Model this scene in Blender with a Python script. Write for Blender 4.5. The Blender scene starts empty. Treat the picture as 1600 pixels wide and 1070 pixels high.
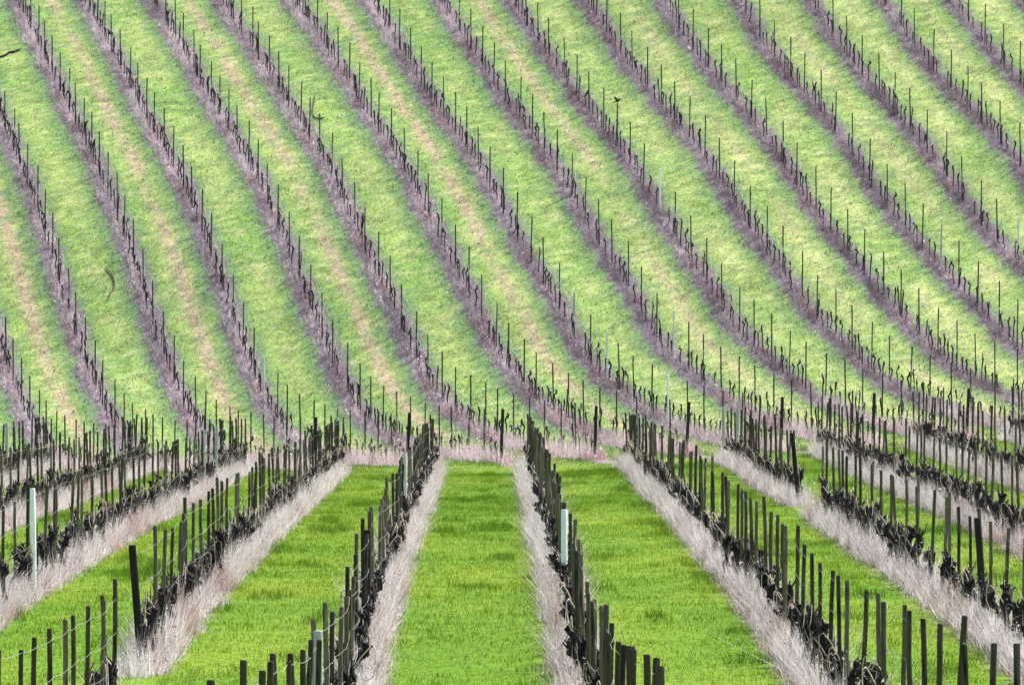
import bpy, math
import numpy as np
rng = np.random.default_rng(7)
C = bpy.context.scene.collection
R = math.radians
F = 12000.0            # focal length in pixels of a 1600 px wide frame

# ------------------------------------------------------------------ camera
cam = bpy.data.cameras.new('camera'); co = bpy.data.objects.new('camera', cam); C.objects.link(co)
cam.sensor_width = 36; cam.lens = 36*F/1600; cam.clip_start = .5; cam.clip_end = 3000
co.location = (0, 0, 0); co.rotation_euler = (R(90), 0, -math.atan(34/F))
bpy.context.scene.camera = co

# ------------------------------------------------------------------ light
SUN_EL, SUN_AZ = 46, 38          # degrees; azimuth clockwise from the view direction
w = bpy.data.worlds.new('World'); bpy.context.scene.world = w; w.use_nodes = True
nt = w.node_tree; bg = nt.nodes['Background']
sky = nt.nodes.new('ShaderNodeTexSky'); sky.sky_type = 'NISHITA'; sky.sun_disc = False
sky.sun_elevation = R(SUN_EL); sky.sun_rotation = R(SUN_AZ); sky.air_density = 1.0; sky.dust_density = 4.0; sky.ozone_density = 1.0
nt.links.new(sky.outputs[0], bg.inputs[0]); bg.inputs[1].default_value = .095
sl = bpy.data.lights.new('sun', 'SUN'); sl.energy = 3.2; sl.angle = R(6); sl.color = (1, .96, .9)
so = bpy.data.objects.new('sun', sl); C.objects.link(so)
so.rotation_euler = (R(90-SUN_EL), 0, R(180-SUN_AZ)); so.rotation_euler = (R(-(90-SUN_EL)), 0, R(-SUN_AZ))
vs = bpy.context.scene.view_settings
vs.view_transform = 'Standard'; vs.look = 'None'; vs.gamma = 1; vs.exposure = 0.95

# ------------------------------------------------------------------ terrain
SP = 3.05; TT = .155; X0 = 3.54          # row spacing, drift of the hillside rows, lower end of hillside row 0
NEAR_X = {-5: -17.0, -4: -13.9, -3: -10.85, -2: -7.8, -1: -4.75, 0: -1.8, 1: 1.2, 2: 4.34, 3: 7.4, 4: 10.4, 5: 13.45, 6: 16.5, 7: 19.5}
TR = {  # left edges of the weed strips on the hillside, (x, y) in the photograph
 -4: [(0,235),(15,270),(48,371),(78,472),(101,540),(131,616),(151,661)],
 -3: [(5,0),(43,76),(76,151),(114,227),(134,270),(174,371),(207,472),(226,540),(247,590),(268,641)],
 -2: [(109,0),(151,76),(192,151),(217,210),(252,270),(273,320),(298,371),(316,421),(331,472),(353,540),(374,590),(392,641)],
 -1: [(220,0),(265,76),(298,151),(334,202),(378,270),(423,371),(438,421),(458,472),(486,540),(508,590),(531,641),(556,666)],
 0: [(325,0),(352,50),(406,126),(440,177),(463,227),(493,270),(513,320),(536,371),(561,421),(589,472),(614,540),(642,590),(677,641)],
 1: [(433,0),(496,93),(521,126),(551,177),(584,220),(613,270),(637,320),(657,353),(685,421),(716,472),(743,540),(773,574),(800,606),(825,638),(860,661)],
 2: [(549,0),(589,50),(627,113),(652,164),(693,214),(732,270),(761,320),(794,383),(825,434),(850,472),(878,540),(901,575),(931,608),(977,636)],
 3: [(672,0),(700,50),(728,101),(758,139),(794,189),(846,270),(883,333),(911,384),(951,447),(984,497),(1008,540),(1052,575),(1103,618)],
 4: [(773,0),(800,43),(850,101),(883,159),(926,214),(961,252),(992,308),(1027,358),(1055,411),(1098,467),(1125,522),(1148,540),(1178,567),(1209,591),(1241,618)],
 5: [(891,0),(921,45),(951,96),(989,139),(1027,189),(1065,227),(1098,270),(1125,315),(1153,363),(1195,411),(1232,472),(1288,522),(1339,580),(1389,615)],
 6: [(1014,0),(1052,63),(1083,108),(1115,141),(1153,189),(1180,227),(1213,270),(1250,325),(1281,371),(1326,426),(1364,472),(1402,517),(1465,578),(1520,606)],
 7: [(1133,0),(1158,50),(1194,93),(1245,151),(1276,189),(1315,252),(1351,320),(1402,366),(1442,414),(1478,459),(1523,497),(1556,540)],
 8: [(1243,0),(1276,50),(1301,93),(1339,141),(1382,187),(1422,235),(1452,270),(1485,315),(1518,363),(1553,401),(1600,437)],
 9: [(1361,0),(1392,48),(1427,93),(1460,136),(1510,189),(1566,245),(1590,290)],
 10: [(1465,0),(1515,63),(1546,108),(1600,156)],
 11: [(1573,0),(1600,30)]}
S = []
for k, pts in TR.items():
    for x, y in pts:
        a = X0 + SP*k + 250*TT - .55
        Y = a/((x-766)/F + TT)
        if Y > 380 or Y < 252: continue
        S.append(((x-766)*Y/F, Y, -(y-535)*Y/F))
for x, y in [(70,746),(216,743),(360,739),(508,735),(647,728),(795,723),(936,719),(1085,712),(1222,705),(1370,698),(1520,691)]:
    S.append(((x-766)*250/F, 250, -(y-535)*250/F))
NP = [(49.4,738),(58,774),(70,822),(80,868),(90,915),(100,966),(106,1000),(113,1045),(127,1112),(140,1166),(156,1232),(186,1322),(223,1424),(300,1640)]
for s, y in NP:
    for X in (-30,-22,-14,-8,-3,2,7,12,17,24,30):
        lift = -max(0, X-2.5)*3.6*max(0, min(1, (95-s)/45))
        drop = 40*max(0, min(1, (s-113)/13))*max(.3, min(1, (235-s)/70))*max(0, min(1, (3.5-X)/4.5))
        S.append((X, F/s, -(y+lift+drop-535)/s))
for Y in (20, 0, -40):
    for X in (-25, 0, 25): S.append((X, Y, -3.9))
S = np.array(S)
def _phi(r2): return .5*r2*np.log(r2+1e-9)
P = S[:, :2]/100.0
_n = len(S)
K = _phi(((P[:,None]-P[None])**2).sum(-1)) + np.diag(np.where(S[:,1] > 251, 2.6e-3, 1e-4))
A = np.zeros((_n+3, _n+3)); A[:_n,:_n] = K; A[:_n,_n] = 1; A[:_n,_n+1:] = P; A[_n:, :_n] = A[:_n, _n:].T
W = np.linalg.solve(A, np.concatenate([S[:,2], np.zeros(3)]))
def _rbf(X, Y):
    X = np.asarray(X, float).ravel(); Y = np.asarray(Y, float).ravel(); out = np.empty(len(X))
    for i in range(0, len(X), 20000):
        q = np.stack([X[i:i+20000], Y[i:i+20000]], 1)/100
        out[i:i+20000] = _phi(((q[:,None]-P[None])**2).sum(-1)) @ W[:_n] + W[_n] + q @ W[_n+1:]
    return out
GX = np.arange(-34, 34.01, 1.0); GY = np.arange(-40, 400.1, 1.25)
_gx, _gy = np.meshgrid(GX, GY)
GZ = _rbf(_gx, _gy).reshape(_gx.shape)
def gz(X, Y):
    """ground height, cubic interpolation of the height table"""
    X = np.asarray(X, float); Y = np.asarray(Y, float)
    xc = np.clip(X, -32, 32); yc = np.clip(Y, -38, 397)
    fx = (xc-GX[0])/1.0; fy = (yc-GY[0])/1.25
    ix = np.clip(fx.astype(int), 1, len(GX)-3); iy = np.clip(fy.astype(int), 1, len(GY)-3)
    tx = fx-ix; ty = fy-iy
    def wts(t): return (-.5*t+t*t-.5*t**3, 1-2.5*t*t+1.5*t**3, .5*t+2*t*t-1.5*t**3, -.5*t*t+.5*t**3)
    wx = wts(tx); wy = wts(ty); z = 0
    for a in range(4):
        for b in range(4): z = z + wy[a]*wx[b]*GZ[iy+a-1, ix+b-1]
    dy = np.maximum(Y-397, 0); z = z + 30*(1-np.exp(-dy*.2/30))
    return z
def px(X, Y, Z): return 766+F*X/Y, 535-F*Z/Y
def ray(x, y):
    lo, hi = 60.0, 395.0
    Ys = np.linspace(lo, hi, 4000); Zr = -(y-535)*Ys/F; g = gz((x-766)*Ys/F, Ys)
    i = np.argmax(g >= Zr); Y = Ys[i]
    return (x-766)*Y/F, Y, float(g[i])

# ------------------------------------------------------------------ numpy noise
_T = rng.random((256, 256))
def vn(x, y):
    xi = np.floor(x).astype(int); yi = np.floor(y).astype(int); tx = x-xi; ty = y-yi
    tx = tx*tx*(3-2*tx); ty = ty*ty*(3-2*ty)
    g = lambda a, b: _T[a & 255, b & 255]
    return (g(xi,yi)*(1-tx)+g(xi+1,yi)*tx)*(1-ty)+(g(xi,yi+1)*(1-tx)+g(xi+1,yi+1)*tx)*ty
def fbm(x, y, o=4):
    s = 0; a = .5; n = 0
    for i in range(o):
        s = s+a*vn(x*2**i+17.3*i, y*2**i+41.7*i); n += a; a *= .55
    return s/n
def sm(a, b, x):
    t = np.clip((x-a)/(b-a), 0, 1); return t*t*(3-2*t)
def cell(x, y, sx, sy):
    """one random number per tuft-sized cell, cells warped so that no grid shows"""
    x = x+sx*1.3*vn(x/sx*.7+11, y/sy*.7); y = y+sy*1.3*vn(x/sx*.6, y/sy*.6+31)
    i = np.floor(x/sx).astype(int); j = np.floor(y/sy).astype(int)
    return _T[(i*7+j*13+(i*j >> 3)) & 255, (j*5+i*11) & 255]
def mix(a, b, t): return a+(b-a)*t[..., None]
NX = np.array([NEAR_X[k] for k in sorted(NEAR_X)])
def row_dist(X, Y):
    """signed distance to the nearest row line, lane index left of the point, 1 on the hillside"""
    far = Y > 247.5
    wob = .12*(fbm(Y*.05+3, X*0+5.5, 2)-.5)
    u = (X + TT*(Y-250) - X0)/SP
    kf = np.round(u); df = (u-kf)*SP
    i = np.argmin(np.abs(X[..., None]-NX), -1); dn = X-NX[i]
    return np.where(far, df, dn)+wob, np.where(far, np.floor(u), i).astype(int), far
G_NEAR = np.array([.125,.255,.011]); G_NEARY = np.array([.19,.30,.020]); G_DARK = np.array([.07,.17,.010])
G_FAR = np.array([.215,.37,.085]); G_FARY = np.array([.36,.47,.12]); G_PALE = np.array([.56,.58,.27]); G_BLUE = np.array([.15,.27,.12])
TRACK = np.array([.50,.37,.27]); MULCH = np.array([.19,.15,.19]); MULCHN = np.array([.34,.27,.26])
def ground_col(X, Y):
    d, lane, far = row_dist(X, Y); ad = np.abs(d)
    n1 = fbm(X*.55, Y*.13+9, 4); n2 = fbm(X*2.3+7, Y*.9, 3); n3 = fbm(X*.09+3, Y*.05+20, 3); n4 = fbm(X*1.1+31, Y*.25+2, 4)
    cn = mix(G_NEAR, G_NEARY, sm(.35, .7, n1)); cn = mix(cn, G_DARK, .6*sm(.64, .76, n4))
    ing = np.zeros(X.shape, bool)
    for kk, (ga, gb) in {-1: (97.5, 104.8), 3: (172.5, 182.5)}.items(): ing |= (np.abs(X-NEAR_X[kk]) < 1.2) & (Y > ga) & (Y < gb)
    cn = mix(cn, MULCHN, sm(.44, .22, ad+.35*(n2-.5))*(~ing))
    cf = mix(G_FAR, G_FARY, np.clip(sm(.25, .75, n1)*.45+.25*sm(-10, 15, X), 0, 1))
    u = (X + TT*(Y-250) - X0)/SP; fu = u-np.floor(u)
    right = sm(-2, 14, X+.05*(Y-300))
    mid = np.exp(-((fu-.52)/.16)**2)
    cf = mix(cf, G_PALE, np.clip(mid*(.2+.3*right)*sm(.25, .75, n1)*1.4, 0, 1))
    tr = np.exp(-((fu-.54-.05*(n3-.5))/.085)**2)*(np.mod(np.floor(u), 2) == 1)*sm(.25, .62, n4+.12*(1-right)-.05)
    cf = mix(cf, TRACK, np.clip(tr*1.0*(1-.65*right), 0, 1))
    n5 = cell(X, Y, .30, .36); cf = cf*(.72+.52*n5[..., None]); n6 = cell(X+50, Y, .4, .3)
    cf = mix(cf, G_PALE, .5*(n6 > .86)); cf = mix(cf, G_BLUE*1.2, .45*(n6 < .12))
    cf = mix(cf, G_BLUE, np.clip(sm(1.0, .4, ad-.2*(d < 0)+.6*(n2-.5))*(.8-.15*right), 0, 1))  # cooler grass beside the strips, with their lower-left shade painted into it
    cf = mix(cf, MULCH, sm(.56, .30, ad+.5*(n2-.5)))
    c = mix(cn, cf, sm(235, 285, Y)*.9+.1*far)
    return c

# ------------------------------------------------------------------ materials
def mat(name):
    m = bpy.data.materials.new(name); m.use_nodes = True; n = m.node_tree
    return m, n, n.nodes['Principled BSDF']
def leaf_mat(name, trans=.4):
    m, n, b = mat(name); out = n.nodes['Material Output']; n.nodes.remove(b)
    at = n.nodes.new('ShaderNodeAttribute'); at.attribute_name = 'Col'
    d = n.nodes.new('ShaderNodeBsdfDiffuse'); t = n.nodes.new('ShaderNodeBsdfTranslucent'); mx = n.nodes.new('ShaderNodeMixShader')
    mx.inputs[0].default_value = trans
    n.links.new(at.outputs['Color'], d.inputs[0]); n.links.new(at.outputs['Color'], t.inputs[0])
    n.links.new(d.outputs[0], mx.inputs[1]); n.links.new(t.outputs[0], mx.inputs[2]); n.links.new(mx.outputs[0], out.inputs[0])
    return m
M_GRASS = leaf_mat('grass_blades', .35); M_DRY = leaf_mat('dry_blades', .45)
m, n, b = mat('ground'); M_GROUND = m
at = n.nodes.new('ShaderNodeAttribute'); at.attribute_name = 'Col'
geo = n.nodes.new('ShaderNodeNewGeometry'); nz = n.nodes.new('ShaderNodeTexNoise'); nz.inputs['Scale'].default_value = 7; nz.inputs['Detail'].default_value = 6; nz.inputs['Roughness'].default_value = .75
mp = n.nodes.new('ShaderNodeMapping'); mp.inputs['Scale'].default_value = (1, .7, 1)
n.links.new(geo.outputs['Position'], mp.inputs[0]); n.links.new(mp.outputs[0], nz.inputs['Vector'])
hs = n.nodes.new('ShaderNodeMapRange'); hs.inputs[1].default_value = .3; hs.inputs[2].default_value = .7; hs.inputs[3].default_value = .4; hs.inputs[4].default_value = 1.6
n.links.new(nz.outputs[0], hs.inputs[0])
mm = n.nodes.new('ShaderNodeMix'); mm.data_type = 'RGBA'; mm.blend_type = 'MULTIPLY'; mm.inputs[0].default_value = 1
n.links.new(at.outputs['Color'], mm.inputs[6]); n.links.new(hs.outputs[0], mm.inputs[7]); n.links.new(mm.outputs[2], b.inputs['Base Color'])
bp = n.nodes.new('ShaderNodeBump'); bp.inputs['Strength'].default_value = .6; bp.inputs['Distance'].default_value = .05
n.links.new(nz.outputs[0], bp.inputs['Height']); n.links.new(bp.outputs[0], b.inputs['Normal']); b.inputs['Roughness'].default_value = .95; b.inputs['Specular IOR Level'].default_value = .1

def wood(name, c1, c2, c3, scale=(30, 30, 3)):
    m, n, b = mat(name)
    tc = n.nodes.new('ShaderNodeTexCoord'); mp = n.nodes.new('ShaderNodeMapping'); mp.inputs['Scale'].default_value = scale
    oi = n.nodes.new('ShaderNodeObjectInfo'); ad = n.nodes.new('ShaderNodeVectorMath'); ad.operation = 'ADD'
    cm = n.nodes.new('ShaderNodeCombineXYZ'); ml = n.nodes.new('ShaderNodeMath'); ml.operation = 'MULTIPLY'; ml.inputs[1].default_value = 57
    n.links.new(oi.outputs['Random'], ml.inputs[0]); n.links.new(ml.outputs[0], cm.inputs[0]); n.links.new(ml.outputs[0], cm.inputs[2])
    n.links.new(tc.outputs['Object'], ad.inputs[0]); n.links.new(cm.outputs[0], ad.inputs[1]); n.links.new(ad.outputs[0], mp.inputs[0])
    nz = n.nodes.new('ShaderNodeTexNoise'); nz.inputs['Scale'].default_value = 1; nz.inputs['Detail'].default_value = 5
    n.links.new(mp.outputs[0], nz.inputs['Vector'])
    n2 = n.nodes.new('ShaderNodeTexNoise'); n2.inputs['Scale'].default_value = 2.2; n.links.new(ad.outputs[0], n2.inputs['Vector'])
    cr = n.nodes.new('ShaderNodeValToRGB'); cr.color_ramp.elements[0].position = .35; cr.color_ramp.elements[1].position = .68
    cr.color_ramp.elements[0].color = (*c1, 1); cr.color_ramp.elements[1].color = (*c2, 1)
    n.links.new(nz.outputs[0], cr.inputs[0])
    cr2 = n.nodes.new('ShaderNodeMapRange'); cr2.inputs[1].default_value = .45; cr2.inputs[2].default_value = .62; n.links.new(n2.outputs[0], cr2.inputs[0])
    mx = n.nodes.new('ShaderNodeMix'); mx.data_type = 'RGBA'; n.links.new(cr2.outputs[0], mx.inputs[0]); n.links.new(cr.outputs[0], mx.inputs[6]); mx.inputs[7].default_value = (*c3, 1)
    rv = n.nodes.new('ShaderNodeMapRange'); rv.inputs[3].default_value = .35; rv.inputs[4].default_value = 1.6; n.links.new(oi.outputs['Random'], rv.inputs[0])
    m2 = n.nodes.new('ShaderNodeMix'); m2.data_type = 'RGBA'; m2.blend_type = 'MULTIPLY'; m2.inputs[0].default_value = 1
    n.links.new(mx.outputs[2], m2.inputs[6]); n.links.new(rv.outputs[0], m2.inputs[7]); n.links.new(m2.outputs[2], b.inputs['Base Color'])
    bp = n.nodes.new('ShaderNodeBump'); bp.inputs['Strength'].default_value = .5; bp.inputs['Distance'].default_value = .01
    n.links.new(nz.outputs[0], bp.inputs['Height']); n.links.new(bp.outputs[0], b.inputs['Normal']); b.inputs['Roughness'].default_value = .85
    b.inputs['Specular IOR Level'].default_value = .15
    return m
M_POST = wood('weathered_post', (.03,.024,.018), (.21,.19,.15), (.115,.105,.055))
M_THIN = wood('thin_post', (.03,.035,.035), (.07,.075,.07), (.045,.05,.04))
M_END = wood('end_post', (.012,.011,.012), (.03,.028,.027), (.02,.02,.018))
M_WHITE = wood('white_post', (.80,.88,.90), (.92,.97,.98), (.86,.93,.95), (8,8,3))
M_BARK = wood('vine_bark', (.006,.004,.008), (.026,.020,.024), (.012,.009,.014), (40,40,8))
M_CANE = wood('vine_cane', (.34,.26,.20), (.74,.66,.54), (.50,.41,.34), (60,60,20))
M_CANE2 = wood('pale_cane', (.42,.38,.34), (.68,.64,.58), (.5,.45,.4), (60,60,20))
M_WIRE, n, b = mat('wire'); b.inputs['Base Color'].default_value = (.28,.29,.30,1); b.inputs['Roughness'].default_value = .5; b.inputs['Metallic'].default_value = .3
M_BIRD, n, b = mat('black_feathers'); b.inputs['Base Color'].default_value = (.010,.010,.013,1); b.inputs['Roughness'].default_value = .6

# ------------------------------------------------------------------ mesh helpers
def mesh_np(name, V, Fc, mats, col=None, smooth=False, mi=None):
    """V (n,3), Fc list of face index arrays of one size (m,k) or list of those"""
    me = bpy.data.meshes.new(name)
    if not isinstance(Fc, list): Fc = [Fc]
    Fc = [f for f in Fc if len(f)]
    nl = sum(f.size for f in Fc); nf = sum(len(f) for f in Fc)
    me.vertices.add(len(V)); me.vertices.foreach_set('co', np.ascontiguousarray(V, np.float32).ravel())
    me.loops.add(nl); me.loops.foreach_set('vertex_index', np.concatenate([f.ravel() for f in Fc]).astype(np.int32))
    tot = np.concatenate([np.full(len(f), f.shape[1]) for f in Fc])
    me.polygons.add(nf); me.polygons.foreach_set('loop_start', (np.cumsum(tot)-tot).astype(np.int32))
    if mi is not None: me.polygons.foreach_set('material_index', mi.astype(np.int32))
    if smooth: me.polygons.foreach_set('use_smooth', np.ones(nf, bool))
    for m in mats: me.materials.append(m)
    if col is not None:
        a = me.color_attributes.new('Col', 'FLOAT_COLOR', 'POINT')
        a.data.foreach_set('color', np.concatenate([col, np.ones((len(col),1))], 1).astype(np.float32).ravel())
    me.update(calc_edges=True); me.validate()
    return me
def link(name, me, parent=None):
    o = bpy.data.objects.new(name, me); C.objects.link(o); o.parent = parent; return o
def tag(o, label=None, cat=None, group=None, kind=None):
    if label: o['label'] = label
    if cat: o['category'] = cat
    if group: o['group'] = group
    if kind: o['kind'] = kind
    return o
class MB:
    def __init__(s): s.v = []; s.f = []; s.n = 0
    def tube(s, pts, rad, seg=6, cap=True, squash=1.0):
        pts = np.array(pts, float); rad = np.broadcast_to(rad, len(pts)); k = len(pts); rings = []
        t = np.gradient(pts, axis=0); t /= np.linalg.norm(t, axis=1)[:, None]+1e-9
        for i in range(k):
            a = np.cross(t[i], (0.02, 1, .03)); 
            if np.linalg.norm(a) < .2: a = np.cross(t[i], (1, 0, 0))
            a /= np.linalg.norm(a); b = np.cross(t[i], a)
            th = np.arange(seg)*2*math.pi/seg
            rings.append(pts[i]+rad[i]*(np.cos(th)[:,None]*a*squash+np.sin(th)[:,None]*b))
        s.v.append(np.concatenate(rings))
        j = np.arange(seg); j2 = (j+1) % seg
        for i in range(k-1):
            s.f.append(np.stack([s.n+i*seg+j, s.n+i*seg+j2, s.n+(i+1)*seg+j2, s.n+(i+1)*seg+j], 1))
        if cap:
            e = s.n+(k-1)*seg
            for q in range(1, seg-1, 2):
                s.f.append(np.array([[e, e+q, e+q+1, e+(q+2) % seg]]) if q+2 <= seg-1 else np.array([[e, e+q, e+q+1, e+q+1]])[:, :4]) if q+2 <= seg-1 else None
        s.n += k*seg
    def arr(s): return np.concatenate(s.v), np.concatenate(s.f)
    def mesh(s, name, m, smooth=True):
        V, Fc = s.arr(); return mesh_np(name, V, Fc, [m], smooth=smooth)

# ------------------------------------------------------------------ the ground sheet
def build_ground():
    xs = np.concatenate([np.array([-420,-260,-160,-100,-70,-50,-40]), np.arange(-34, 34.01, .3), np.array([40,50,70,100,160,260,420])])
    ys = np.concatenate([np.array([-300,-150,-70]), np.arange(-38, 60, 4), np.arange(60, 240, .8), np.arange(240, 400, .4), np.array([405,415,430,460,520,600,750,1000])])
    X, Y = np.meshgrid(xs, ys); Z = gz(X, Y)
    inr = (np.abs(X) < 34) & (Y > 60) & (Y < 400)
    Z = Z + inr*.05*(fbm(X*1.3, Y*1.3, 3)-.5)
    V = np.stack([X, Y, Z], -1).reshape(-1, 3)
    a = np.arange(len(V)).reshape(X.shape)
    Q = np.stack([a[:-1,:-1], a[:-1,1:], a[1:,1:], a[1:,:-1]], -1).reshape(-1, 4)
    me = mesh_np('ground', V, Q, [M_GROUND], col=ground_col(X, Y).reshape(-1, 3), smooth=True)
    tag(link('ground', me), kind='structure')
build_ground()

# ------------------------------------------------------------------ blades of grass
def blades(X, Y, h, wd, lean, col, dirx=None):
    n = len(X); Z = gz(X, Y)-.02
    th = rng.random(n)*math.pi; la = rng.random(n)*2*math.pi; lm = lean*np.abs(rng.normal(size=n))*h
    dx = np.cos(th)*wd*.5; dy = np.sin(th)*wd*.5
    V = np.empty((n, 3, 3)); V[:,0] = np.stack([X-dx, Y-dy, Z], 1); V[:,1] = np.stack([X+dx, Y+dy, Z], 1)
    V[:,2] = np.stack([X+np.cos(la)*lm, Y+np.sin(la)*lm, Z+h], 1)
    return V.reshape(-1, 3), np.repeat(col, 3, axis=0)
def flecks(X, Y, hz, sz, col):
    """seed heads and loose leaf scraps: small slanted triangles at height hz"""
    n = len(X); c = np.stack([X, Y, gz(X, Y)+hz], 1); V = c[:,None]+rng.normal(size=(n,3,3))*sz[:,None,None]
    return V.reshape(-1, 3), np.repeat(col, 3, axis=0)
def in_view(X, Y, m=60): 
    p = 766+F*X/Y; return (p > -m) & (p < 1600+m)
def make_blades(name, V, c, m):
    return link(name, mesh_np(name, V, np.arange(len(V)).reshape(-1, 3), [m], col=c))
def scatter_area(n, y0, y1, m=60):
    Y = np.sqrt(rng.random(n)*(y1**2-y0**2)+y0**2); X = ((rng.random(n)*(1600+2*m)-m)-766)*Y/F
    return X, Y
def green_grass():
    X, Y = scatter_area(730000, 84, 252, 180)
    d, lane, far = row_dist(X, Y); k = (np.abs(d) > .25); X, Y = X[k], Y[k]
    c = ground_col(X, Y)*(.75+.6*rng.random((len(X), 1)))*np.array([1,1,1])
    c[:,0] *= .8+.5*rng.random(len(X))
    n4 = fbm(X*1.1+31, Y*.25+2, 4)
    c *= (.6+.75*cell(X, Y, .09, .22))[:, None]
    h = (.035+.05*rng.random(len(X)))*(.7+.6*cell(X, Y, .15, .3))*(1+1.3*sm(.60,.72,n4)); V1, c1 = blades(X, Y, h, .014, .5, c)
    X, Y = scatter_area(580000, 248, 385, 140)
    d, lane, far = row_dist(X, Y); k = np.abs(d) > .4; X, Y = X[k], Y[k]
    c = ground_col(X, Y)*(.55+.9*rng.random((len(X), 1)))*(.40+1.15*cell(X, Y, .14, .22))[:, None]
    h = .03+.10*rng.random(len(X))**2; V2, c2 = blades(X, Y, h, .042, .6, c)
    o = make_blades('meadow_grass', np.concatenate([V1,V2]), np.concatenate([c1,c2]), M_GRASS)
    tag(o, 'short bright green grass covering the lanes between the vine rows', 'grass', kind='stuff')
green_grass()

# rows: list of (kind, k, function Y->X, y0, y1)
END_N, END_F = 243.0, 251.0
def near_x(k, Y): return NEAR_X[k]+.0*Y
def far_x(k, Y): return X0+SP*k-TT*(Y-250)
NEAR_GAPS = {-1: (96.5, 105.6), 3: (171.5, 183.5)}
def gap(k, Y):
    return (k in NEAR_GAPS) & (Y > NEAR_GAPS.get(k, (0,0))[0]) & (Y < NEAR_GAPS.get(k, (0,0))[1])
def dry_weeds():
    VV, CC = [], []
    for k in NEAR_X:
        n = int((244-54)*760)
        Y = 54+(END_N+1.5-54)*rng.random(n); X0_ = near_x(k, Y)
        cl = fbm(X0_*3+Y*.9, Y*.35+k*7, 3)
        off = np.clip(rng.normal(size=n)*.145*(1+2.6*(cl-.5)), -.38, .38)+.34*(fbm(Y*.6+k, Y*0+k*3.1, 3)-.5); X = X0_+off
        v = in_view(X, Y, 180)
        if k in NEAR_GAPS: v &= ~((Y > NEAR_GAPS[k][0]+1.2) & (Y < NEAR_GAPS[k][1]-(1.2)))
        v &= rng.random(n) < np.clip(-.55+2.6*cl, .05, 2)*np.clip(2.2*cell(X, Y, .13, .30)-.25, .04, 1.6)
        X, Y, cl, off = X[v], Y[v], cl[v], off[v]; n = len(X)
        tf = cell(X, Y, .10, .25); h = (.14+.32*rng.random(n))*np.exp(-(off/.48)**2)*(.15+1.7*cl)*(.35+1.35*cell(X+3, Y, .13, .30))
        tc = cell(X+9, Y, .08, .2); t = np.clip(.0+.3*rng.random(n)+.95*tc, 0, 1)
        c = mix(np.array([.26,.18,.19]), np.array([.98,.93,.95]), t)
        rb = sm(.56, .72, fbm(X*1.5+9, Y*.25+k, 3)); c = mix(c, c*np.array([.74,.60,.57]), rb)
        g = (rng.random(n) < .03+.3*(np.abs(off) > .36)); c[g] = np.array([.26,.34,.08])
        V, cc = blades(X, Y, h, .012, .55, c); VV.append(V); CC.append(cc)
        q = rng.random(n) < .55; m_ = q.sum()
        lc = np.clip(.35+.65*rng.random(m_)+.2*sm(150, 240, Y[q]), 0, 1)[:, None]*np.array([.97,.92,.93]); dk = rng.random(m_) < .22; lc[dk] = np.array([.22,.15,.15])
        V, cc = flecks(X[q]+.03*rng.normal(size=m_), Y[q], h[q]*(.35+.75*rng.random(m_)), .009+.008*rng.random(m_), lc); VV.append(V); CC.append(cc)
    for k in range(-8, 14):
        n = int((385-END_F)*430)
        Y = END_F-1+(385-END_F)*rng.random(n); X0_ = far_x(k, Y)
        cl = fbm(X0_*2+Y*.7, Y*.3+k*5, 3)
        low = sm(268, 251, Y); off = np.clip(rng.normal(size=n)*.225*(1+2.2*(cl-.5))*(1+.5*low), -.75, .6); X = X0_+off-.05
        v = in_view(X, Y, 180) & (rng.random(n) < np.clip(-.15+1.9*cl, .1, 2)*np.clip(1.9*cell(X, Y, .18, .3)-.1, .1, 1.5)); X, Y, cl, off = X[v], Y[v], cl[v], off[v]; n = len(X)
        low = sm(285, 252, Y); left = sm(8, -12, X+.04*(Y-300))
        h = (.08+.26*rng.random(n))*np.exp(-(off/.6)**2)*(.4+1.0*cl)*(.6+.9*cell(X, Y, .16, .3))*(1+1.3*low)
        tc = cell(X+5, Y, .13, .26); t = np.clip((.35*rng.random(n)+.85*tc)*(.55+.5*left+.35*low)+.5*low*tc, 0, 1)
        big = fbm(X*.4+k, Y*.22, 2)
        t = np.clip(t*(.2+1.7*big+.3*low), 0, 1)
        c = mix(np.array([.075,.05,.08]), np.array([.86,.73,.78]), t)
        c = mix(c, c*np.array([1.0,.96,.93]), low*.8); rb = sm(.5, .7, fbm(X*.8+9, Y*.5+k, 3)); c = mix(c, c*np.array([.74,.60,.62]), rb)
        g = rng.random(n) < (.07+.3*sm(.35,.7,np.abs(off))); c[g] = np.array([.13,.2,.09])
        V, cc = blades(X, Y, h, .015, .6, c); VV.append(V); CC.append(cc)
        q = rng.random(n) < .40; m_ = q.sum(); tt = np.clip(t[q]*1.25+.02+.25*rng.normal(size=m_), .05, 1)
        lc = mix(np.array([.10,.06,.10]), np.array([.95,.84,.88]), tt)
        V, cc = flecks(X[q]+.03*rng.normal(size=m_), Y[q], h[q]*(.3+.8*rng.random(m_)), .014+.012*rng.random(m_), lc); VV.append(V); CC.append(cc)
    o = make_blades('dry_weeds', np.concatenate(VV), np.concatenate(CC), M_DRY)
    tag(o, 'pale pinkish dry weeds growing in strips under the vine rows', 'dry weeds', kind='stuff')
dry_weeds()

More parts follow.
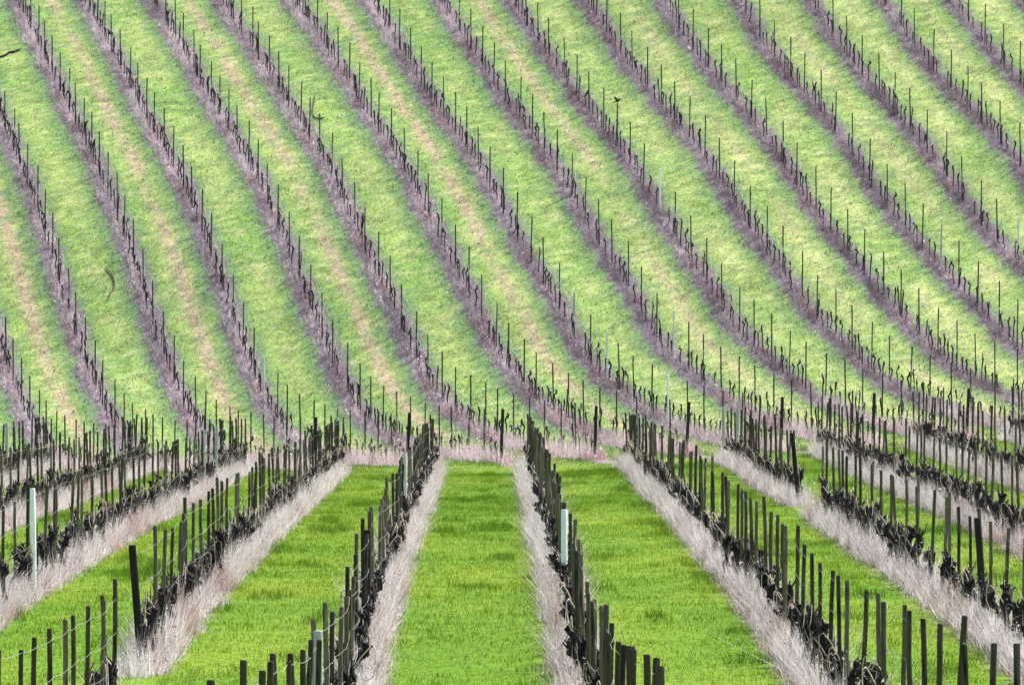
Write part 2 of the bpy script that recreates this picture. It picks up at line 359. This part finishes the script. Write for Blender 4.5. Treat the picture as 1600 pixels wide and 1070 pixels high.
# ------------------------------------------------------------------ posts and vines, a few variants of each
H = 1.75
def post_mesh(name, r, m, h=H, seg=8, wob=.004):
    b = MB(); z = [-.2, .3, .8, 1.3, h-.015, h]; rr = np.array([1, 1, .98, .97, .96, .86])*r
    p = [(wob*rng.normal(), wob*rng.normal(), q) for q in z[:-1]]; p.append((p[-1][0], p[-1][1], z[-1]))
    b.tube(p, rr, seg); V, Fc = b.arr()
    top = np.arange(len(V)-seg, len(V))[None]
    return mesh_np(name, V, [Fc, top], [m], smooth=False)
NEARP = [post_mesh('wooden_post', .0245+.008*rng.random(), M_POST, H+.06*rng.normal()*1) for i in range(7)]
FARP = [post_mesh('thin_post', .024+.004*rng.random(), M_THIN, H+.05*rng.normal(), 6) for i in range(6)]
ENDP = [post_mesh('end_post', .055, M_END, H, 10) for i in range(2)]
WHP = [post_mesh('white_post', .05, M_WHITE, H, 8, .002) for i in range(2)]
WHF = [post_mesh('white_post', .034, M_WHITE, H, 8, .002) for i in range(2)]
def vine_parts(far):
    tr = MB(); hh = (.70+.09*rng.normal()) if far else (.66+.09*rng.normal()); r = .024 if far else .034+.010*rng.random()
    q = rng.normal(size=(6, 2))*(.020 if far else .04); q[0] = 0
    ln = rng.normal()*(.10 if far else .09); lx = rng.normal()*.035
    zz = np.array([-.1, .15, .35, .6, .85, 1.0])*hh; zz[0] = -.1
    pts = [(q[i,0]+lx*i/5, q[i,1]+ln*i/5, zz[i]) for i in range(6)]
    tr.tube(pts, np.array([1.3,1.0,.85,.9,1.1,1.5])*r*(1+.2*rng.random()), 6)
    top = np.array(pts[-1])
    arms = 1 if (far and rng.random() < .6) else 2
    for a in range(arms):
        s = (1 if a == 0 else -1)*(1 if rng.random() < .5 or arms == 2 else -1); L = (.04+.09*rng.random()) if far else (.07+.12*rng.random())
        e = top+np.array([rng.normal()*.03, s*L, .03+.08*rng.random()])
        tr.tube([top-(0,0,.05), (top+e)/2+(0,0,.02), e, e+np.array([rng.normal()*.03, s*.03, -.01+.05*rng.random()])], np.array([1.2,1.1,1.0,.55])*r, 6)
    if not far:
        for _ in range(3):      # knobbly spurs and loose bark
            i = rng.integers(2, 5); p = np.array(pts[i]); d = rng.normal(size=3)*.05; d[2] = abs(d[2])+.03
            tr.tube([p, p+d*.6, p+d], [r*1.0, r*.8, r*.3], 5)
    if not far:
        for _ in range(3):
            a0 = top+np.array([0, rng.normal()*.06, -.02]); a1 = a0+np.array([rng.normal()*.06, rng.normal()*.10, .08+.08*rng.random()]); a2 = a1+np.array([rng.normal()*.05, rng.normal()*.09, .08*rng.normal()])
            tr.tube([a0, a1, a2], [.013, .010, .005], 4)
    canes = []
    for a in range(1 if far else int(rng.choice([0, 1, 1, 2], p=[.2, .35, .3, .15]))):
        cb = MB(); s = 1 if (rng.random() < .5) else -1; s = s if a == 0 else -s
        L = (.35+.15*rng.random())*s; up = (.16+.18*rng.random()); x0 = rng.normal()*.02; dx = rng.normal()*(.07 if far else .15)
        t = np.linspace(0, 1, 7)
        P_ = np.stack([top[0]+dx*np.sin(t*2.6)+x0*t, top[1]+L*t, top[2]+.02+up*np.sin(np.minimum(t*1.35, 1)*math.pi*.97)-.22*np.maximum(t-.62, 0)], 1)
        cb.tube(P_, (.007 if far else .0065)*np.linspace(1.15, .7, 7), 4); canes.append(cb)
        if far and rng.random() < .5:
            cb.tube([top, top+np.array([rng.normal()*.05, s*.1, .28]), top+np.array([rng.normal()*.08, s*.2, .5])], [.007,.006,.004], 4)
    return tr, canes
NV = []; FV = []
for i in range(10):
    tr, cs = vine_parts(False); NV.append((tr.mesh('trunk', M_BARK), [c.mesh('cane', M_CANE) for c in cs], tr.arr(), [c.arr() for c in cs]))
for i in range(12):
    tr, cs = vine_parts(True); FV.append((tr.mesh('trunk', M_BARK), [c.mesh('cane', M_CANE2) for c in cs], tr.arr(), [c.arr() for c in cs]))

NAMES_N = {0: 'first row left of the centre aisle', 1: 'first row right of the centre aisle', -1: 'second row left of centre aisle', 2: 'second row right of centre aisle',
 -2: 'third row left of centre aisle', 3: 'third row right of centre aisle', -3: 'fourth row left of centre aisle', 4: 'fourth row right of centre aisle',
 -4: 'fifth row left of centre aisle', 5: 'fifth row right of centre aisle', -5: 'sixth row left of centre aisle', 6: 'sixth row right of centre aisle', 7: 'seventh row right of centre aisle'}
def nth(i): return '%d%s' % (i, 'th' if 10 <= i % 100 <= 20 else {1:'st',2:'nd',3:'rd'}.get(i % 10, 'th'))
WHITE_N = {(-1, 241.5), (-1, 214), (-2, 209), (-2, 217), (-2, 131), (0, 163), (0, 79), (1, 118.5), (2, 224), (3, 241), (3, 231), (-4, 222)}
WHITE_F = [(900,470),(938,520),(1030,270),(1042,480),(412,560),(1037,590),(1470,350),(1590,325)]
posts = []      # dicts
for k in NEAR_X:
    Y = END_N; i = 0; prev = False; row = []
    while Y > 52:
        g = gap(k, Y)
        if not g:
            row.append([Y, 'near'])
        Y -= max(1.6, 2.65+.35*rng.normal())
    row[0][1] = 'end_white' if False else 'near'
    if k in NEAR_GAPS:
        lo, hi = NEAR_GAPS[k]
        row = [r for r in row if not (lo-.8 < r[0] < hi+1.6)]
        row += [[hi+.1, 'end'], [lo-.1, 'end2']]
    if k == 0: row.append([F/109, 'end'])
    if k in (1,): row.append([F/64, 'near'])
    if k == 3: row.append([F/104.5, 'end'])
    for kk, Yw in WHITE_N:
        if kk == k:
            j = min(range(len(row)), key=lambda q: abs(row[q][0]-Yw)); row[j] = [Yw, 'white']
    row.sort(key=lambda r: -r[0])
    for j, (Y, ty) in enumerate(row):
        X = near_x(k, Y)+rng.normal()*.035; posts.append(dict(k=k, Y=Y, X=X, ty=ty, i=j+1, far=False))
for k in range(-8, 14):
    Y = END_F; j = 0
    while Y < 385:
        X = far_x(k, Y)+rng.normal()*.03; posts.append(dict(k=k, Y=Y, X=X, ty='end' if j == 0 else 'far', i=j+1, far=True))
        Y += 3.35+.12*rng.normal(); j += 1
for p in posts:
    p['Z'] = float(gz(p['X'], p['Y'])); p['px'], p['pt'] = px(p['X'], p['Y'], p['Z']+H); p['pb'] = 535-F*p['Z']/p['Y']
    p['vis'] = -8 < p['px'] < 1608 and p['pt'] < 1068 and p['pb'] > 2
    p['size'] = min(p['pb'], 1070)-max(p['pt'], 0)
fp = [p for p in posts if p['far'] and p['ty'] == 'far']
for x, y in WHITE_F:
    q = min(fp, key=lambda p: (p['px']-x)**2+(p['pt']-y)**2); q['ty'] = 'white'
bird_post = min([p for p in fp if p['ty'] == 'far'], key=lambda p: (p['px']-966)**2+(p['pt']-157)**2); bird_post['tilt'] = (0, 0)

def leftmost():
    ks = sorted({p['k'] for p in posts if p['far'] and p['vis']}); return {k: i+1 for i, k in enumerate(ks)}
LK = leftmost()
def far_row(k): return 'the %s hillside row from the left' % nth(LK[k]) if k in LK else 'a hillside row'
GROUPN = 'wooden posts along the near vine rows'; GROUPF = 'thin posts along the hillside vine rows'
near_sel = sorted([p for p in posts if not p['far'] and p['vis']], key=lambda p: -p['size'])
far_sel = sorted([p for p in posts if p['far'] and p['vis']], key=lambda p: -p['size']-40*(p['ty'] != 'far')-60*(p is bird_post))
indiv = {id(p) for p in near_sel[:300]} | {id(p) for p in far_sel[:300]}
restV, restF, restM, rn = [], [], [], 0
def arr_of(me):
    v = np.empty(len(me.vertices)*3, np.float32); me.vertices.foreach_get('co', v)
    return v.reshape(-1, 3), [tuple(p.vertices) for p in me.polygons]
_cache = {}
def add_rest(me, loc, rot, mi):
    global rn
    if me.name not in _cache:
        v, f = arr_of(me); _cache[me.name] = (v, np.array([q for q in f if len(q) == 4]), [q for q in f if len(q) > 4])
    v, f4, _ = _cache[me.name]
    import mathutils
    Rm = np.array(mathutils.Euler(rot).to_matrix())
    restV.append(v@Rm.T+np.array(loc)); restF.append(f4+rn); restM.append(np.full(len(f4), mi)); rn += len(v)
MI = {'near': 0, 'far': 1, 'end': 2, 'end2': 0, 'white': 3}
for p in posts:
    ty = p['ty']; src = {'near': NEARP, 'far': FARP, 'end': ENDP, 'end2': NEARP, 'white': WHF if p['far'] else WHP}[ty]
    me = src[rng.integers(len(src))]; loc = (p['X'], p['Y'], p['Z'])
    tl = .022 if not p['far'] else .012
    rot = (rng.normal()*tl, rng.normal()*tl, rng.random()*6.28)
    if ty == 'end': rot = (rng.normal()*.02, (-.07 if (p['k'], p['far']) in ((-1, False), (3, False)) else .04 if p['far'] else 0)+rng.normal()*.01, 0)
    if 'tilt' in p: rot = (0, 0, 0)
    p['rot'] = rot; thin = p['far'] and ty == 'end'
    if id(p) not in indiv:
        if in_view(np.array([p['X']]), np.array([p['Y']]), 250)[0]: add_rest(me, loc, rot, MI[ty])
        continue
    where = (far_row(p['k']) if p['far'] else NAMES_N[p['k']])
    if p['far']:
        nm = {'far': 'thin_post', 'white': 'white_post', 'end': 'end_post'}[ty]
        lb = {'far': 'thin dark post, %s up from the valley in %s' % (nth(p['i']), where),
              'white': 'pale bluish white post, %s up in %s' % (nth(p['i']), where),
              'end': 'thick black end post at the foot of %s' % where}[ty]
        g = GROUPF
    else:
        nm = {'near': 'wooden_post', 'white': 'white_post', 'end': 'end_post', 'end2': 'wooden_post'}[ty]
        w0 = where.replace('the centre', 'centre')
        lb = {'near': 'weathered wooden post, %s from the far end, %s' % (nth(p['i']), w0),
              'end2': 'grey-topped first wooden post after the gap, %s' % w0,
              'white': 'pale bluish white post, %s from the far end, %s' % (nth(p['i']), w0),
              'end': 'thick black post, %s from far end, %s' % (nth(p['i']), w0)}[ty]
        g = GROUPN
    o = link(nm, me); o.location = loc; o.rotation_euler = rot; tag(o, lb, 'post', g)
me = mesh_np('distant_posts', np.concatenate(restV), np.concatenate(restF), [M_POST, M_THIN, M_END, M_WHITE], mi=np.concatenate(restM))
tag(link('distant_posts', me), 'remaining small posts along the vine rows, farthest up the hillside', 'posts', kind='stuff')

# ------------------------------------------------------------------ vines
vines = []
for k in NEAR_X:
    Y = END_N-.6; j = 1
    while Y > 60:
        if not gap(k, Y) and fbm(np.array([Y*.3]), np.array([k*3.3]), 2)[0] > .27: vines.append(dict(k=k, Y=Y, X=near_x(k, Y)+.03*rng.normal(), far=False, i=j)); j += 1
        Y -= .84+.13*rng.normal()
for k in range(-8, 14):
    Y = END_F+.7; j = 1
    while Y < 385:
        if rng.random() > .15: vines.append(dict(k=k, Y=Y, X=far_x(k, Y)+.03*rng.normal(), far=True, i=j)); j += 1
        Y += .88+.14*rng.normal()
for v in vines:
    v['Z'] = float(gz(v['X'], v['Y'])); v['px'], v['pt'] = px(v['X'], v['Y'], v['Z']+.9); v['pb'] = 535-F*v['Z']/v['Y']
    v['vis'] = -5 < v['px'] < 1605 and v['pt'] < 1066 and v['pb'] > 0
sel = {id(v) for v in sorted([v for v in vines if v['vis'] and not v['far']], key=lambda v: v['Y'])[:300]}
VV, FF, MM, vn_ = [], [], [], 0
for v in vines:
    src = FV if v['far'] else NV; T = src[rng.integers(len(src))]
    rz = (0 if not v['far'] else math.atan(TT)) + (math.pi if rng.random() < .5 else 0)+.1*rng.normal(); sc = 1+.08*rng.normal()
    if id(v) in sel:
        e = bpy.data.objects.new('grapevine', None); C.objects.link(e); e.empty_display_size = .2
        e.location = (v['X'], v['Y'], v['Z']); e.rotation_euler = (0, 0, rz); e.scale = (sc, sc, sc)
        tag(e, 'black gnarled grapevine, %s from the far end, %s' % (nth(v['i']), NAMES_N[v['k']].replace('the centre', 'centre')), 'grapevine', 'grapevines along the near rows')
        link('trunk', T[0], e)
        for cme in T[1]: link('cane', cme, e)
    else:
        if not in_view(np.array([v['X']]), np.array([v['Y']]), 200)[0]: continue
        c, s = math.cos(rz), math.sin(rz); Rm = np.array([[c,-s,0],[s,c,0],[0,0,1]])*sc
        for mi, (a, f) in [(0, T[2])]+[(2 if v['far'] else 1, q) for q in T[3]]:
            VV.append(a@Rm.T+np.array((v['X'], v['Y'], v['Z']))); FF.append(f+vn_); MM.append(np.full(len(f), mi)); vn_ += len(a)
me = mesh_np('distant_grapevines', np.concatenate(VV), np.concatenate(FF), [M_BARK, M_CANE, M_CANE2], mi=np.concatenate(MM), smooth=True)
tag(link('distant_grapevines', me), 'rows of small bare black grapevine trunks on the far hillside and valley', 'grapevines', kind='stuff')

# ------------------------------------------------------------------ wires
def wire(k, far, z, ordn, seg=None):
    ps = sorted([p for p in posts if p['k'] == k and p['far'] == far and (p['Y'] < 372)], key=lambda p: p['Y'])
    if seg: ps = [p for p in ps if seg[0] <= p['Y'] <= seg[1]]
    vis = [p for p in ps if -60 < p['px'] < 1660]
    if len(vis) < 2: return
    b = MB(); pts = []
    for a, c in zip(vis[:-1], vis[1:]):
        sag = .015+.02*rng.random()
        for t in (0, .25, .5, .75):
            lift = z-4*sag*t*(1-t)
            pts.append((a['X']+(c['X']-a['X'])*t+math.sin(a['rot'][1])*z*(1-t)+math.sin(c['rot'][1])*z*t+.035, a['Y']+(c['Y']-a['Y'])*t, a['Z']+(c['Z']-a['Z'])*t+lift))
    pts.append((vis[-1]['X']+.035, vis[-1]['Y'], vis[-1]['Z']+z))
    b.tube(pts, (.0025 if not far else .003), 4, cap=False)
    hn = {1.62: 'top', 1.2: 'middle', .82: 'lowest', 1.5: 'upper', .85: 'lower', 1.1: 'middle'}[z]
    where = far_row(k) if far else NAMES_N[k]
    sg = '' if not seg else (' beyond its gap' if seg[1] > 300 else ' before its gap')
    o = link('trellis_wire', b.mesh('trellis_wire', M_WIRE)); tag(o, '%s grey wire strung along posts of %s%s' % (hn, where.replace('the centre', 'centre'), sg), 'wire', 'trellis wires along the vine rows')
for k in NEAR_X:
    for z in (1.62, 1.2, .82):
        if k in NEAR_GAPS:
            wire(k, False, z, 0, (0, NEAR_GAPS[k][0]+.2)); wire(k, False, z, 0, (NEAR_GAPS[k][1]-.2, 999))
        else: wire(k, False, z, 0)
for k in LK:
    for z in (1.5, 1.1, .85): wire(k, True, z, 0)

# ------------------------------------------------------------------ the bird
def bird():
    p = bird_post; top = p['Z']+max(v.co.z for v in bpy.data.meshes[FARP[0].name].vertices)
    for o in C.objects:
        if o.name.startswith('thin_post') and abs(o.location.x-p['X']) < 1e-4 and abs(o.location.y-p['Y']) < 1e-4:
            top = p['Z']+max(v.co.z for v in o.data.vertices); o['label'] = 'thin dark post with the black bird on top, '+far_row(p['k'])
    e = bpy.data.objects.new('bird', None); C.objects.link(e); e.location = (p['X'], p['Y'], top-.055); e.scale = (1.05,)*3
    tag(e, 'small black bird with raised wings perched on a thin hillside post', 'bird')
    b = MB()
    b.tube([(-.215,0,.052),(-.15,0,.068),(-.095,0,.088),(-.05,0,.108),(0,0,.13),(.045,0,.152),(.07,0,.178),(.092,0,.20),(.118,0,.207),(.135,0,.204),(.165,0,.196)],
           [.016,.019,.022,.036,.05,.05,.038,.03,.031,.020,.004], 10)
    bo = link('body', b.mesh('body', M_BIRD), e)
    for s in (-1, 1):
        V = [(.045,.035*s,.16),(-.05,.03*s,.13),(-.10,.07*s,.19),(-.13,.10*s,.255),(-.145,.12*s,.30),(-.105,.10*s,.285),(-.09,.11*s,.305),(-.055,.085*s,.255),(0,.07*s,.21)]
        V = np.array(V); V2 = V+np.array([0, .006*s, .004]); n = len(V); VV = np.concatenate([V, V2])
        sides = np.array([[i, (i+1) % n, n+(i+1) % n, n+i] for i in range(n)])
        link('wing', mesh_np('wing', VV, [np.arange(n)[None, ::-1], np.arange(n)[None]+n, sides], [M_BIRD]), e)
        l = MB(); l.tube([(.0,.018*s,.10),(.005,.018*s,.05),(.0,.018*s,.004),(.02,.018*s,.003)], [.006,.004,.004,.003], 5)
        link('leg', l.mesh('leg', M_BIRD), e)
bird()

# ------------------------------------------------------------------ crooked strands laid on the grass, material not identified
def lying(pts, r, label, m, up=.05):
    P_ = [ray(x, y) for x, y in pts]; b = MB()
    b.tube([(a, c, float(gz(a, c))+up+.01*rng.random()) for a, c, d in P_], r, 6)
    tag(link('crooked_strand', b.mesh('crooked_strand', m)), label, 'fallen cane')
lying([(-12,90),(2,91),(8,89),(15,84),(22,84),(28,81),(33,79)], [.04,.045,.05,.05,.055,.045,.02], 'black crooked strand lying on the grass at the upper left edge', M_BARK)
lying([(164,418),(168,424),(174,430),(178,438),(180,446),(178,455),(172,461),(170,468)], [.016,.026,.03,.026,.028,.03,.026,.016], 'curved brown strand lying in the grass lane at left', M_POST)
lying([(492,152),(490,165),(488,178),(491,186),(500,188),(508,186)], [.015,.02,.02,.03,.045,.02], 'thin hooked grey strand lying beside a hillside post', M_THIN)

# ------------------------------------------------------------------ the air
def haze():
    b = MB(); x0, x1, y0, y1, z0, z1 = -425, 425, -305, 1005, -9, 80
    V = np.array([(x, y, z) for z in (z0, z1) for y in (y0, y1) for x in (x0, x1)], float)
    Q = np.array([[0,2,3,1],[4,5,7,6],[0,1,5,4],[2,6,7,3],[0,4,6,2],[1,3,7,5]])
    m = bpy.data.materials.new('haze'); m.use_nodes = True; n = m.node_tree; n.nodes.remove(n.nodes['Principled BSDF'])
    v = n.nodes.new('ShaderNodeVolumePrincipled'); v.inputs['Color'].default_value = (.95,.97,1,1); v.inputs['Density'].default_value = HAZE; v.inputs['Anisotropy'].default_value = .3
    n.links.new(v.outputs[0], n.nodes['Material Output'].inputs['Volume'])
    tag(link('haze', mesh_np('haze', V, Q, [m])), 'thin pale haze over the valley', 'haze', kind='stuff')
HAZE = .00003
haze()
